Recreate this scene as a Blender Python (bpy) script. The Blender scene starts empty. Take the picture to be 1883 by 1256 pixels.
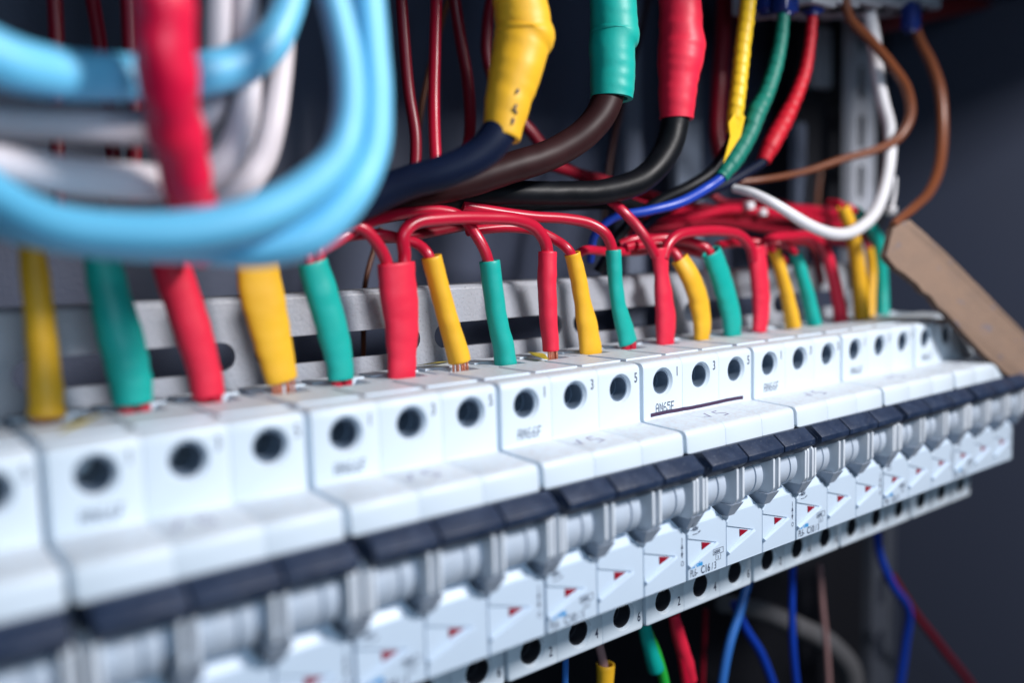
import bpy, bmesh, math, random
from mathutils import Vector, Matrix, noise
random.seed(7)
S = 0.001                                   # everything below is written in millimetres
SC = bpy.context.scene
COL = SC.collection

# ------------------------------------------------------------------ camera
CAM = Vector((-83.90, -179.87, 73.85))
YAW, PIT, ROL, FPX = 0.667095, -0.101845, -0.0272657, 1635.66
fw = Vector((math.sin(YAW)*math.cos(PIT), math.cos(YAW)*math.cos(PIT), math.sin(PIT)))
r0 = fw.cross(Vector((0, 0, 1))).normalized(); u0 = r0.cross(fw)
rt = math.cos(ROL)*r0 + math.sin(ROL)*u0
up = -math.sin(ROL)*r0 + math.cos(ROL)*u0
cd = bpy.data.cameras.new('camera'); co = bpy.data.objects.new('camera', cd); COL.objects.link(co)
mw = Matrix((( rt.x, up.x, -fw.x, CAM.x*S), (rt.y, up.y, -fw.y, CAM.y*S), (rt.z, up.z, -fw.z, CAM.z*S), (0, 0, 0, 1)))
co.matrix_world = mw
cd.sensor_width = 36; cd.lens = 36*FPX/1883; cd.clip_start = 0.01; cd.clip_end = 20
cd.dof.use_dof = True; cd.dof.focus_distance = 0.272; cd.dof.aperture_fstop = 4.1; cd.dof.aperture_blades = 0
SC.camera = co

# ------------------------------------------------------------------ world, lamps, exposure
w = bpy.data.worlds.new('World'); SC.world = w; w.use_nodes = True
w.node_tree.nodes['Background'].inputs[0].default_value = (0.16, 0.26, 0.55, 1)
w.node_tree.nodes['Background'].inputs[1].default_value = 0.008
SC.view_settings.view_transform = 'Standard'; SC.view_settings.look = 'None'
SC.view_settings.exposure = -0.13; SC.view_settings.gamma = 1.0
def lamp(name, loc, aim, size, power, colr, size_y=None):
    l = bpy.data.lights.new(name, 'AREA'); l.energy = power; l.color = colr
    l.shape = 'RECTANGLE'; l.size = size*S; l.size_y = (size_y or size)*S
    o = bpy.data.objects.new(name, l); COL.objects.link(o); o.location = Vector(loc)*S
    o.rotation_euler = (Vector(aim)-Vector(loc)).to_track_quat('-Z', 'Y').to_euler()
    return o
lamp('key_softbox', (235, -390, 335), (95, 0, 20), 80, 4.25, (1.0, 0.97, 0.965))
lamp('front_fill', (-80, -420, 130), (60, 0, 0), 220, .82, (0.60, 0.80, 1.0))

# ------------------------------------------------------------------ helpers
def depth(p): return (Vector(p)-CAM).dot(fw)
def at(px, py, y):                          # the point of the upright plane y that the photo shows at a pixel
    d = fw + rt*((px-941.5)/FPX) - up*((py-628)/FPX)
    return CAM + d*((y-CAM.y)/d.y)

def tag(o, label=None, cat=None, group=None, kind=None):
    if label: o['label'] = label
    if cat: o['category'] = cat
    if group: o['group'] = group
    if kind: o['kind'] = kind
    return o
def empty(name, loc=(0, 0, 0)):
    o = bpy.data.objects.new(name, None); COL.objects.link(o); o.location = Vector(loc)*S
    o.empty_display_size = 0.005
    return o
def add_mesh(name, me, mat, parent=None):
    o = bpy.data.objects.new(name, me); COL.objects.link(o)
    if mat is not None:
        me.materials.clear(); me.materials.append(mat)
    if parent: o.parent = parent
    return o
def mk(name, V, F, mat, parent=None, smooth=True, ang=35):
    me = bpy.data.meshes.new(name)
    me.from_pydata([tuple(Vector(v)*S) for v in V], [], F); me.update()
    fix(me, smooth, ang)
    return add_mesh(name, me, mat, parent)
def fix(me, smooth=True, ang=35):
    bm = bmesh.new(); bm.from_mesh(me); bmesh.ops.recalc_face_normals(bm, faces=bm.faces); bm.to_mesh(me); bm.free()
    if smooth:
        me.shade_smooth(); me.set_sharp_from_angle(angle=math.radians(ang))
def rel(o, root):                           # parent keeping world coordinates of a mesh written in world mm
    o.parent = root; o.location = -root.location
    return o

class MB:
    def __init__(s): s.V = []; s.F = []
    def add(s, V, F):
        n = len(s.V); s.V += [Vector(v) for v in V]; s.F += [tuple(i+n for i in f) for f in F]
    def box(s, x0, x1, y0, y1, z0, z1):
        V = [(x, y, z) for x in (x0, x1) for y in (y0, y1) for z in (z0, z1)]
        s.add(V, [(0, 1, 3, 2), (4, 6, 7, 5), (0, 4, 5, 1), (2, 3, 7, 6), (0, 2, 6, 4), (1, 5, 7, 3)])
    def cyl(s, p0, p1, r, n=24, r1=None):
        p0 = Vector(p0); p1 = Vector(p1); a = (p1-p0).normalized()
        b = a.orthogonal().normalized(); c = a.cross(b); r1 = r if r1 is None else r1
        V = [p0+(b*math.cos(t)+c*math.sin(t))*r for t in [2*math.pi*i/n for i in range(n)]]
        V += [p1+(b*math.cos(t)+c*math.sin(t))*r1 for t in [2*math.pi*i/n for i in range(n)]]
        F = [(i, (i+1) % n, n+(i+1) % n, n+i) for i in range(n)] + [tuple(range(n))[::-1], tuple(range(n, 2*n))]
        s.add(V, F)
    def ext(s, poly, x0, x1, b0=0.15, b1=0.15, axis='x'):
        """prism of a (y,z) outline along x (or an (x,z) outline along y) with rounded end edges"""
        n = len(poly)
        A = sum(poly[i][0]*poly[(i+1) % n][1]-poly[(i+1) % n][0]*poly[i][1] for i in range(n))
        sg = 1 if A > 0 else -1
        def inset(b):
            out = []
            for i in range(n):
                p = Vector(poly[i]); q = Vector(poly[i-1]); t = Vector(poly[(i+1) % n])
                e0 = (p-q).normalized(); e1 = (t-p).normalized()
                n0 = Vector((-e0.y, e0.x))*sg; n1 = Vector((-e1.y, e1.x))*sg
                m = n0+n1; k = m.dot(n0)
                out.append(p + (m/k*b if k > 0.35 else n0*b))
            return out
        rings = [(x0, b0), (x0+b0*.3, b0*.3), (x0+b0, 0), (x1-b1, 0), (x1-b1*.3, b1*.3), (x1, b1)]
        V = []
        for x, b in rings:
            for p in inset(b):
                V.append((x, p[0], p[1]) if axis == 'x' else (p[0], x, p[1]))
        F = []
        for k in range(len(rings)-1):
            for i in range(n):
                j = (i+1) % n; F.append((k*n+i, k*n+j, (k+1)*n+j, (k+1)*n+i))
        F += [tuple(range(n)), tuple(range((len(rings)-1)*n, len(rings)*n))]
        s.add(V, F)
    def obj(s, name, mat, parent=None, smooth=True, ang=35):
        return mk(name, s.V, s.F, mat, parent, smooth, ang)

def rounded(pts):
    """[(a, b, radius)] -> outline with arc corners"""
    out = []; n = len(pts)
    for i in range(n):
        p = Vector(pts[i][:2]); r = pts[i][2]
        q = Vector(pts[i-1][:2]); t = Vector(pts[(i+1) % n][:2])
        if r <= 0: out.append(tuple(p)); continue
        a = (q-p).normalized(); b = (t-p).normalized()
        ang = a.angle(b); d = min(r/math.tan(ang/2), .45*(q-p).length, .45*(t-p).length)
        m = 5 if r > 1 else 3
        s0 = p+a*d; s1 = p+b*d
        for k in range(m+1):
            u = k/m; out.append(tuple((1-u)**2*s0 + 2*u*(1-u)*p + u*u*s1))
    return out

def boolean(mb, cut, name):
    a = mb.obj('tmp_a', None, None, smooth=False); c = cut.obj('tmp_c', None, None, smooth=False)
    m = a.modifiers.new('b', 'BOOLEAN'); m.object = c; m.operation = 'DIFFERENCE'; m.solver = 'EXACT'
    bpy.context.view_layer.update()
    dg = bpy.context.evaluated_depsgraph_get()
    me = bpy.data.meshes.new_from_object(a.evaluated_get(dg))
    for o in (a, c):
        d = o.data; bpy.data.objects.remove(o); bpy.data.meshes.remove(d)
    V = [v.co/S for v in me.vertices]; F = [tuple(p.vertices) for p in me.polygons]
    bpy.data.meshes.remove(me)
    out = MB(); out.V = V; out.F = F
    return out

# ------------------------------------------------------------------ materials
def M(name, col, rough=.5, metal=0., spec=.5, coat=0., bump=0., bscale=400., mott=0., mcol=None, mscale=60., coatr=.15, specks=0., spcol=(.1, .08, .07), spscale=900., sss=0.):
    m = bpy.data.materials.new(name); m.use_nodes = True; nt = m.node_tree; N = nt.nodes; L = nt.links
    p = N['Principled BSDF']
    p.inputs['Base Color'].default_value = (*col, 1); p.inputs['Roughness'].default_value = rough
    p.inputs['Metallic'].default_value = metal; p.inputs['Specular IOR Level'].default_value = spec
    p.inputs['Coat Weight'].default_value = coat; p.inputs['Coat Roughness'].default_value = coatr
    if sss:
        p.inputs['Subsurface Weight'].default_value = sss; p.inputs['Subsurface Radius'].default_value = (.002, .0015, .001)
        p.inputs['Subsurface Scale'].default_value = 1.
    tc = N.new('ShaderNodeTexCoord'); geo = N.new('ShaderNodeNewGeometry')
    vec = geo.outputs['Position']
    c = None
    if mott or specks:
        mix = N.new('ShaderNodeMix'); mix.data_type = 'RGBA'
        nz = N.new('ShaderNodeTexNoise'); nz.inputs['Scale'].default_value = mscale; nz.inputs['Detail'].default_value = 5
        L.new(vec, nz.inputs['Vector'])
        rp = N.new('ShaderNodeMapRange'); rp.inputs[1].default_value = .42; rp.inputs[2].default_value = .72
        rp.inputs[4].default_value = mott; L.new(nz.outputs['Fac'], rp.inputs[0])
        L.new(rp.outputs[0], mix.inputs['Factor'])
        mix.inputs['A'].default_value = (*col, 1); mix.inputs['B'].default_value = (*(mcol or tuple(x*.55 for x in col)), 1)
        c = mix.outputs['Result']
        L.new(c, p.inputs['Base Color'])
        rr = N.new('ShaderNodeMapRange'); rr.inputs[3].default_value = rough-.06; rr.inputs[4].default_value = min(1, rough+.12)
        L.new(nz.outputs['Fac'], rr.inputs[0]); L.new(rr.outputs[0], p.inputs['Roughness'])
    if specks:
        n2 = N.new('ShaderNodeTexNoise'); n2.inputs['Scale'].default_value = spscale; n2.inputs['Detail'].default_value = 2
        L.new(vec, n2.inputs['Vector'])
        r2 = N.new('ShaderNodeMapRange'); r2.inputs[1].default_value = .62; r2.inputs[2].default_value = .70; r2.inputs[4].default_value = specks
        L.new(n2.outputs['Fac'], r2.inputs[0])
        mx = N.new('ShaderNodeMix'); mx.data_type = 'RGBA'; L.new(r2.outputs[0], mx.inputs['Factor'])
        L.new(c, mx.inputs['A']); mx.inputs['B'].default_value = (*spcol, 1)
        L.new(mx.outputs['Result'], p.inputs['Base Color'])
    if bump:
        nb = N.new('ShaderNodeTexNoise'); nb.inputs['Scale'].default_value = bscale; nb.inputs['Detail'].default_value = 4
        L.new(vec, nb.inputs['Vector'])
        b = N.new('ShaderNodeBump'); b.inputs['Strength'].default_value = bump; b.inputs['Distance'].default_value = .0004
        L.new(nb.outputs['Fac'], b.inputs['Height']); L.new(b.outputs[0], p.inputs['Normal'])
    return m

def dusty_white():
    """off-white moulded plastic; dust has settled on what faces up"""
    m = M('breaker_plastic', (.62, .71, .80), .42, spec=.45, bump=.06, bscale=1800, mott=.10, mcol=(.52, .60, .69), mscale=90)
    nt = m.node_tree; N = nt.nodes; L = nt.links; p = N['Principled BSDF']
    src = p.inputs['Base Color'].links[0].from_socket
    geo = [n for n in N if n.bl_idname == 'ShaderNodeNewGeometry'][0]
    sx = N.new('ShaderNodeSeparateXYZ'); L.new(geo.outputs['Normal'], sx.inputs[0])
    mr = N.new('ShaderNodeMapRange'); mr.inputs[1].default_value = .55; mr.inputs[2].default_value = .95; L.new(sx.outputs['Z'], mr.inputs[0])
    nz = N.new('ShaderNodeTexNoise'); nz.inputs['Scale'].default_value = 700; nz.inputs['Detail'].default_value = 8; nz.inputs['Roughness'].default_value = .7
    L.new(geo.outputs['Position'], nz.inputs['Vector'])
    m2 = N.new('ShaderNodeMapRange'); m2.inputs[1].default_value = .40; m2.inputs[2].default_value = .72; m2.inputs[4].default_value = .62; L.new(nz.outputs['Fac'], m2.inputs[0])
    mu = N.new('ShaderNodeMath'); mu.operation = 'MULTIPLY'; L.new(mr.outputs[0], mu.inputs[0]); L.new(m2.outputs[0], mu.inputs[1])
    mx = N.new('ShaderNodeMix'); mx.data_type = 'RGBA'; L.new(mu.outputs[0], mx.inputs['Factor']); L.new(src, mx.inputs['A'])
    mx.inputs['B'].default_value = (.50, .44, .42, 1)
    L.new(mx.outputs['Result'], p.inputs['Base Color'])
    return m
WHITE = dusty_white()
FACE = M('breaker_face_plastic', (.53, .64, .77), .38, spec=.5, bump=.05, bscale=2000, mott=.15, mcol=(.46, .56, .70), mscale=120)
GREY = M('drum_grey_plastic', (.44, .51, .61), .36, spec=.5, bump=.05, bscale=1500, mott=.2, mscale=200)
GREYD = M('bracket_grey_plastic', (.30, .35, .43), .5, mott=.2, mscale=200)
BLACKP = M('lever_black_plastic', (.010, .022, .055), .45, spec=.5, bump=.2, bscale=1500, mott=.5, mcol=(.028, .048, .10), mscale=260, specks=.25, spcol=(.22, .24, .28), spscale=1500)
INK = M('ink_dark', (.025, .035, .075), .6)
CYAN = M('ink_cyan', (.02, .30, .68), .6)
MARKER = M('ink_purple_marker', (.045, .018, .055), .45)
FAINT = M('ink_faded_marker', (.22, .21, .34), .6)
REDIND = M('indicator_red', (.26, .005, .02), .3)
SCREW = M('screw_steel', (.16, .17, .19), .45, metal=.7)
COPPER = M('copper', (.80, .32, .20), .32, metal=.8, bump=.2)
RWIRE = M('red_wire_pvc', (.50, .008, .035), .27, spec=.55, bump=.05, bscale=300, mott=.2, mcol=(.36, .004, .02), mscale=80)
DRED = M('red_wire_pvc_dull', (.20, .004, .016), .35, spec=.5, mott=.2, mscale=60)
SH = dict(
 red=M('sleeve_red', (.74, .018, .055), .46, spec=.4, bump=.3, bscale=210, mott=.25, mcol=(.55, .010, .035), mscale=110),
 yellow=M('sleeve_yellow', (.80, .44, .022), .44, spec=.4, bump=.3, bscale=210, mott=.3, mcol=(.66, .32, .012), mscale=110),
 green=M('sleeve_green', (.002, .38, .33), .44, spec=.45, bump=.3, bscale=210, mott=.25, mcol=(.002, .30, .22), mscale=110))
TAPE = dict(
 yellow=M('tape_yellow', (.78, .50, .02), .42, spec=.4, bump=.1, bscale=180),
 green=M('tape_green', (.003, .16, .12), .50, spec=.4, bump=.15, bscale=150),
 red=M('tape_red', (.50, .006, .020), .50, spec=.4, bump=.15, bscale=150))
BIGRED = M('tape_red_wrap', (.80, .006, .055), .34, spec=.5, bump=.35, bscale=120, mott=.35, mcol=(.38, .002, .01), mscale=60)
BLUEC = M('cable_light_blue', (.13, .56, .86), .55, spec=1., coat=.8, coatr=.45, mott=.15, mcol=(.07, .48, .80), mscale=40)
WHITEC = M('cable_white', (.66, .60, .63), .42, mott=.2, mcol=(.48, .45, .50), mscale=40)
BLACKC = M('cable_black', (.003, .004, .006), .42, spec=.2, bump=.12, bscale=500, mott=.3, mcol=(.010, .011, .017), mscale=90)
NAVYC = M('cable_navy', (.004, .009, .030), .5, spec=.18, mott=.3, mscale=60)
BROWNC = M('cable_dark_brown', (.022, .007, .008), .45, spec=.22, mott=.3, mcol=(.06, .022, .024), mscale=60)
BROWNW = M('wire_brown', (.17, .052, .022), .35, mott=.25, mscale=60)
BLUEW = M('wire_blue', (.008, .05, .42), .35, mott=.2, mscale=60)
LBLUEW = M('wire_light_blue', (.03, .15, .50), .35)
WHITEW = M('wire_white', (.72, .72, .76), .35, mott=.15, mscale=60)
PINKW = M('wire_pink_grey', (.35, .20, .20), .5)
GREENW = M('wire_bright_green', (.02, .42, .05), .4)
FERR = M('ferrule_blue', (.008, .025, .16), .35)
STEEL = M('painted_light_grey_steel', (.38, .40, .45), .38, spec=.5, bump=.5, bscale=900, mott=.35, mcol=(.34, .35, .38), mscale=70, specks=.5, spcol=(.16, .16, .18), spscale=1300)
WALLM = M('cabinet_slate_paint', (.066, .082, .135), .45, spec=.4, bump=.25, bscale=500, mott=.35, mcol=(.06, .07, .11), mscale=14)
WALLR = M('cabinet_side_paint', (.068, .082, .13), .45, spec=.4, bump=.15, bscale=500, mott=.4, mcol=(.07, .08, .115), mscale=10)
STRUTM = M('galvanised_strut', (.50, .53, .60), .45, metal=.1, mott=.3, mscale=60)
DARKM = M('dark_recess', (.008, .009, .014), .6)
BARRED = M('busbar_red', (.16, .010, .012), .5)
CARD = M('cardboard', (.24, .165, .125), .9, spec=.1, bump=.9, bscale=500, mott=.5, mcol=(.19, .14, .115), mscale=110, specks=.6, spcol=(.13, .14, .20), spscale=150)
CARDE = M('cardboard_torn_edge', (.10, .06, .045), .9, bump=1, bscale=900, mott=.7, mscale=700)
BLOCKM = M('terminal_block_grey', (.42, .44, .50), .45, mott=.2, mscale=60)
OLIVE = M('yellow_scrap', (.55, .42, .03), .5, mott=.4, mcol=(.10, .12, .02), mscale=300)

# ------------------------------------------------------------------ tubes
def spline(P, R, step=1.2):
    """Catmull-Rom through points (Vector) with radii; returns dense samples"""
    n = len(P); pts = []; rad = []
    for i in range(n-1):
        p0 = P[i-1] if i > 0 else P[i]*2-P[i+1]
        p1, p2 = P[i], P[i+1]
        p3 = P[i+2] if i+2 < n else P[i+1]*2-P[i]
        d01 = max((p1-p0).length, 1e-3)**.5; d12 = max((p2-p1).length, 1e-3)**.5; d23 = max((p3-p2).length, 1e-3)**.5
        m1 = (p1-p0)/d01-(p2-p0)/(d01+d12)+(p2-p1)/d12
        m2 = (p2-p1)/d12-(p3-p1)/(d12+d23)+(p3-p2)/d23
        m1 *= d12; m2 *= d12
        k = max(3, int((p2-p1).length/step))
        for j in range(k):
            t = j/k
            pts.append((2*t**3-3*t*t+1)*p1+(t**3-2*t*t+t)*m1+(-2*t**3+3*t*t)*p2+(t**3-t*t)*m2)
            s = t*t*(3-2*t); rad.append(R[i]*(1-s)+R[i+1]*s)
    pts.append(P[-1]); rad.append(R[-1])
    return pts, rad

def tube(name, path, mat, parent=None, flat=1., seg=18, step=1.2, lump=0., lumpscale=.15, tape=0., pitch=4., hollow=False, seed=0, xref=Vector((1, 0, 0))):
    """path: (px, py, y, width_px) rows; flat squashes the section across the plane of the row"""
    P = []; R = []
    for q in path:
        p = at(q[0], q[1], q[2]); P.append(p); R.append(q[3]*depth(p)/FPX/2)
    # what leaves the picture runs on into the cabinet
    if not name.startswith(('sleeve', 'tape')):
        for e, k in ((0, 1), (-1, -2)):
            d = P[e]-P[k]; q = path[e]; add = None
            if q[1] <= -18 and P[e].z < 205:
                h = 211.5-P[e].z; add = [P[e]+Vector((d.x*.5/max(d.z, 1)*min(h, 12), 0, h*.5)), P[e]+Vector((d.x*.5/max(d.z, 1)*min(h, 12), 0, h))]
            elif q[1] >= 1290: add = [P[e]+d.normalized()*20+Vector((0, 0, -20)), P[e]+d.normalized()*20+Vector((0, 0, -110))]
            elif q[0] <= -150: add = [P[e]+d.normalized()*30, P[e]+d.normalized()*60+Vector((-40, 10, 0))]
            if add:
                if e == 0: P = add[::-1]+P; R = [R[0]]*2+R
                else: P = P+add; R = R+[R[-1]]*2
    return tube_w(name, P, R, mat, parent, flat, seg, step, lump, lumpscale, tape, pitch, hollow, seed, xref)

def tube_w(name, P, R, mat, parent=None, flat=1., seg=18, step=1.2, lump=0., lumpscale=.15, tape=0., pitch=4., hollow=False, seed=0, xref=Vector((1, 0, 0))):
    pts, rad = spline(P, R, step)
    n = len(pts); V = []; F = []
    T = []
    for i in range(n):
        a = pts[max(i-1, 0)]; b = pts[min(i+1, n-1)]; T.append((b-a).normalized())
    # transported frame
    e = xref - T[0]*xref.dot(T[0]); e = e.normalized() if e.length > .1 else T[0].orthogonal().normalized()
    s = 0; rows = []
    fl = flat if isinstance(flat, (tuple, list)) else (flat, flat)
    for i in range(n):
        if i: s += (pts[i]-pts[i-1]).length
        e = (e - T[i]*e.dot(T[i])).normalized(); g = T[i].cross(e)
        f = fl[0]+(fl[1]-fl[0])*i/(n-1)
        row = []
        for k in range(seg):
            th = 2*math.pi*k/seg
            rr = rad[i]
            if lump: rr *= 1+lump*noise.noise(Vector((pts[i].x*lumpscale+math.cos(th)*.6+seed*7.1, pts[i].z*lumpscale+math.sin(th)*.6, s*lumpscale)))
            if tape:
                u = (s/pitch+th/(2*math.pi)) % 1.; rr += tape*(u-.5)
            row.append(pts[i]+e*(math.cos(th)*rr)+g*(math.sin(th)*rr*f))
        rows.append(row)
    if hollow:                              # cut ends show the wall thickness and an opening
        def shrink(row, c, k, off): return [c+(v-c)*k+off for v in row]
        rows = [shrink(rows[0], pts[0], .72, T[0]*2.0), shrink(rows[0], pts[0], .76, Vector()), shrink(rows[0], pts[0], .97, -T[0]*.12)] + rows + \
               [shrink(rows[-1], pts[-1], .97, T[-1]*.12), shrink(rows[-1], pts[-1], .76, Vector()), shrink(rows[-1], pts[-1], .72, -T[-1]*2.0)]
    for r in rows: V += r
    m = len(rows)
    for i in range(m-1):
        for k in range(seg):
            j = (k+1) % seg; F.append((i*seg+k, i*seg+j, (i+1)*seg+j, (i+1)*seg+k))
    F.append(tuple(range(seg))[::-1]); F.append(tuple(range((m-1)*seg, m*seg)))
    if parent:
        V = [v-parent.location/S for v in V]
    return mk(name, V, F, mat, parent, True, 50)

def cable(name, path, mat, label, cat, group=None, **k):
    return tag(tube(name, path, mat, **k), label, cat, group)

# ------------------------------------------------------------------ the setting
def wall(name, V, F, m): return tag(mk(name, V, F, m, smooth=False), kind='structure')
b = MB(); b.box(-420, 480, 152, 156, -420, 520); tag(b.obj('wall_back', WALLM, smooth=False), kind='structure')
b = MB(); b.box(480.3, 484, -60, 156, -420, 520); tag(b.obj('wall_right', WALLR, smooth=False), kind='structure')

b = MB(); b.box(-420, 480, -100, 156, 212, 215); tag(b.obj('unseen_ceiling_blocker', WALLM, smooth=False), kind='structure')  # unseen cabinet top, added and sized to keep the key off the back

# perforated bar behind the breakers
plate = MB(); plate.ext(rounded([(50, 34, 0), (52, 34, 0), (52, 61.5, .6), (64, 61.9, .6), (64, 63.6, .4), (51, 63.7, 1.6), (50, 62.5, 1.2)]), -170, 305, .2, .2)
cut = MB()
def slot(mb, xa, xb, zc, h, y0, y1, n=10):
    r = h/2; out = []
    for k in range(n+1):
        t = -math.pi/2+math.pi*k/n; out.append((xb-r+r*math.cos(t), zc+r*math.sin(t)))
    for k in range(n+1):
        t = math.pi/2+math.pi*k/n; out.append((xa+r+r*math.cos(t), zc+r*math.sin(t)))
    mb.ext(out, y0, y1, 0, 0, axis='y')
for k in range(-3, 6): slot(cut, 8.8+57.9*k, 61.5+57.9*k, 48, 7.8, 40, 56)
bar = boolean(plate, cut, 'bar')
tag(bar.obj('perforated_bar', STEEL, ang=30), 'light grey painted steel bar with long oval slots, behind the row of coloured sleeves', 'mounting bar')
# top-hat rail the breakers are clipped on
b = MB(); b.ext([(44.5, 17), (45.5, 17), (45.5, 12), (51, 12), (51, -12), (45.5, -12), (45.5, -17), (44.5, -17), (44.5, -11), (50, -11), (50, 11), (44.5, 11)], -175, 322, .1, .1)
tag(b.obj('mounting_rail', STRUTM), 'zinc plated top-hat rail running behind all the white breakers', 'rail')

# ------------------------------------------------------------------ circuit breakers
PROF = rounded([(44, 40, 1), (0, 40, 2.4), (0, 22.6, .7), (-16.2, 21.9, 2.4), (-16.6, 15.2, .3), (-6, 14.2, .3), (-6, -3.5, .3), (-13.2, -7, .3), (-13.6, -21.7, .3), (0, -21.9, .3), (0, -41.2, 1.4), (44, -41.2, 1)])
HZ = 33.4; HL = -34.7
def pole(x0, bl, br):
    x1 = x0+17.5; xc = (x0+x1)/2
    body = MB(); body.ext(PROF, x0+(.3 if bl > .5 else .02), x1-(.3 if br > .5 else .02), bl, br)
    c = MB()
    for z in (HZ, HL):
        c.cyl((xc, 16, z), (xc, -1, z), 3.75, 32)
    c.box(xc-5, xc+5, 25, 35.5, 36.5, 46); c.box(xc-5, xc+5, 25, 35.5, -47, -37.5)
    body = boolean(body, c, 'pole')
    c = MB()
    for z in (HZ, HL): c.cyl((xc, .9, z), (xc, -.3, z), 3.8, 32, 4.6)
    body = boolean(body, c, 'pole')
    # low raised pad round the cable entry, and its mould line
    return body
def front(x0):
    """lower front cover of one pole: hump at its top edge, arrow-shaped pocket"""
    w = 17.42; f = MB()
    A = [(.25, -21.7), (w, -21.7), (w, -8.0), (15.2, -5.4), (2.4, -5.4), (.25, -8.0)]
    yb, yf = -13.7, -16.6
    V = [(x0+x, yb, z) for x, z in A]+[(x0+x, yf+.25, z) for x, z in A]
    def ins(k): return [(8.8+(x-8.8)*k, -14+(z+14)*k) for x, z in A]
    V += [(x0+x, yf, z) for x, z in ins(.975)]
    n = 6
    F = [tuple(range(n))]+[(i, (i+1) % n, n+(i+1) % n, n+i) for i in range(n)]+[(n+i, n+(i+1) % n, 2*n+(i+1) % n, 2*n+i) for i in range(n)]+[tuple(range(2*n, 3*n))]
    f.add(V, F)
    c = MB()                                # pocket: deepest along its upper edge
    c.add([(x0-.5+.8, -18, -9.2), (x0+13, -18, -13), (x0+.3, -18, -17.2), (x0+.3, -16.15, -9.2), (x0+13, -16.2, -13), (x0+.3, -16.5, -17.2)],
          [(0, 1, 2), (3, 5, 4), (0, 3, 4, 1), (1, 4, 5, 2), (2, 5, 3, 0)])
    f = boolean(f, c, 'cover')
    # sloping hump cap
    V = [(2.5, -16.3, -5.7), (15.1, -16.3, -5.7), (12.9, -13.6, -2.0), (5.6, -13.6, -2.0), (12.6, -11.6, -2.0), (6.0, -11.6, -2.0), (15.1, -11.6, -5.7), (2.5, -11.6, -5.7)]
    f.add([(x0+a, bb, z) for a, bb, z in V], [(0, 1, 2, 3), (3, 2, 4, 5), (1, 6, 4, 2), (0, 3, 5, 7), (5, 4, 6, 7), (0, 7, 6, 1)])
    # raised rib on the lower side of the pocket
    f.add([(x0+.35, -16.7, -17.0), (x0+13.1, -16.7, -12.9), (x0+13.3, -16.5, -13.9), (x0+.35, -16.5, -18.2),
           (x0+.35, -17.55, -17.45), (x0+12.9, -17.55, -13.3), (x0+12.9, -17.55, -13.6), (x0+.35, -17.55, -17.8)],
          [(0, 1, 5, 4), (1, 2, 6, 5), (2, 3, 7, 6), (3, 0, 4, 7), (4, 5, 6, 7), (0, 3, 2, 1)])
    return f

FONT5 = {'A': '01110 10001 10001 11111 10001 10001 10001', 'N': '10001 11001 10101 10101 10011 10001 10001',
         '6': '00110 01000 10000 11110 10001 10001 01110', '5': '11111 10000 11110 00001 00001 10001 01110', 'F': '11111 10000 10000 11110 10000 10000 10000'}
def dots(mb, s, x, z, dx, dz, y):
    for ch in s:
        for j, row in enumerate(FONT5[ch].split()):
            for i, c in enumerate(row):
                if c == '1':
                    a = x+i*dx; q = z-j*dz; r = dz*.42
                    V = [(a-r*.8, y, q-r), (a+r*.8, y, q-r), (a+r*.8, y, q+r), (a-r*.8, y, q+r)]
                    V += [(p[0], y+.03, p[2]) for p in V]
                    mb.add(V, [(0, 1, 2, 3), (4, 7, 6, 5), (0, 4, 5, 1), (1, 5, 6, 2), (2, 6, 7, 3), (3, 7, 4, 0)])
        x += dx*6.3
def text(mb, s, x, z, h, y, sx=1., bold=0.):
    cu = bpy.data.curves.new('t', 'FONT'); cu.body = s; cu.size = h/.70; cu.offset = bold; cu.resolution_u = 3; cu.extrude = .015
    o = bpy.data.objects.new('t', cu); COL.objects.link(o)
    bpy.context.view_layer.update()
    dg = bpy.context.evaluated_depsgraph_get(); me = bpy.data.meshes.new_from_object(o.evaluated_get(dg))
    mb.add([(x+v.co.x*sx, y-v.co.z, z+v.co.y) for v in me.vertices], [tuple(p.vertices) for p in me.polygons])
    bpy.data.meshes.remove(me); bpy.data.objects.remove(o); bpy.data.curves.remove(cu)
def strip(mb, P, w, y=None, th=.03, plane='xz'):
    """one inked ribbon through 2-D points, mitred at its bends"""
    P = [Vector(p) for p in P]; n = len(P); L_ = []; R_ = []
    d = [(P[i+1]-P[i]).normalized() for i in range(n-1)]
    closed = (P[0]-P[-1]).length < 1e-6
    for i in range(n):
        d0 = d[i-1] if i > 0 else (d[-1] if closed else d[0]); d1 = d[i] if i < n-1 else (d[0] if closed else d[-1])
        m = (d0+d1).normalized(); nn_ = Vector((-m.y, m.x)); k = max(.4, nn_.dot(Vector((-d1.y, d1.x))))
        L_.append(P[i]+nn_*w/2/k); R_.append(P[i]-nn_*w/2/k)
    def up3(p, o): return (p.x, y+o, p.y) if plane == 'xz' else (p.x, p.y, y-o)
    V = [up3(p, 0) for p in L_]+[up3(p, 0) for p in R_]+[up3(p, th) for p in L_]+[up3(p, th) for p in R_]
    F = []
    for i in range(n-1):
        F += [(i, i+1, n+i+1, n+i), (2*n+i, 3*n+i, 3*n+i+1, 2*n+i+1), (i, 2*n+i, 2*n+i+1, i+1), (n+i, n+i+1, 3*n+i+1, 3*n+i)]
    if not closed: F += [(0, n, 3*n, 2*n), (n-1, 3*n-1, 4*n-1, 2*n-1)]
    mb.add(V, F)

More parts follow.
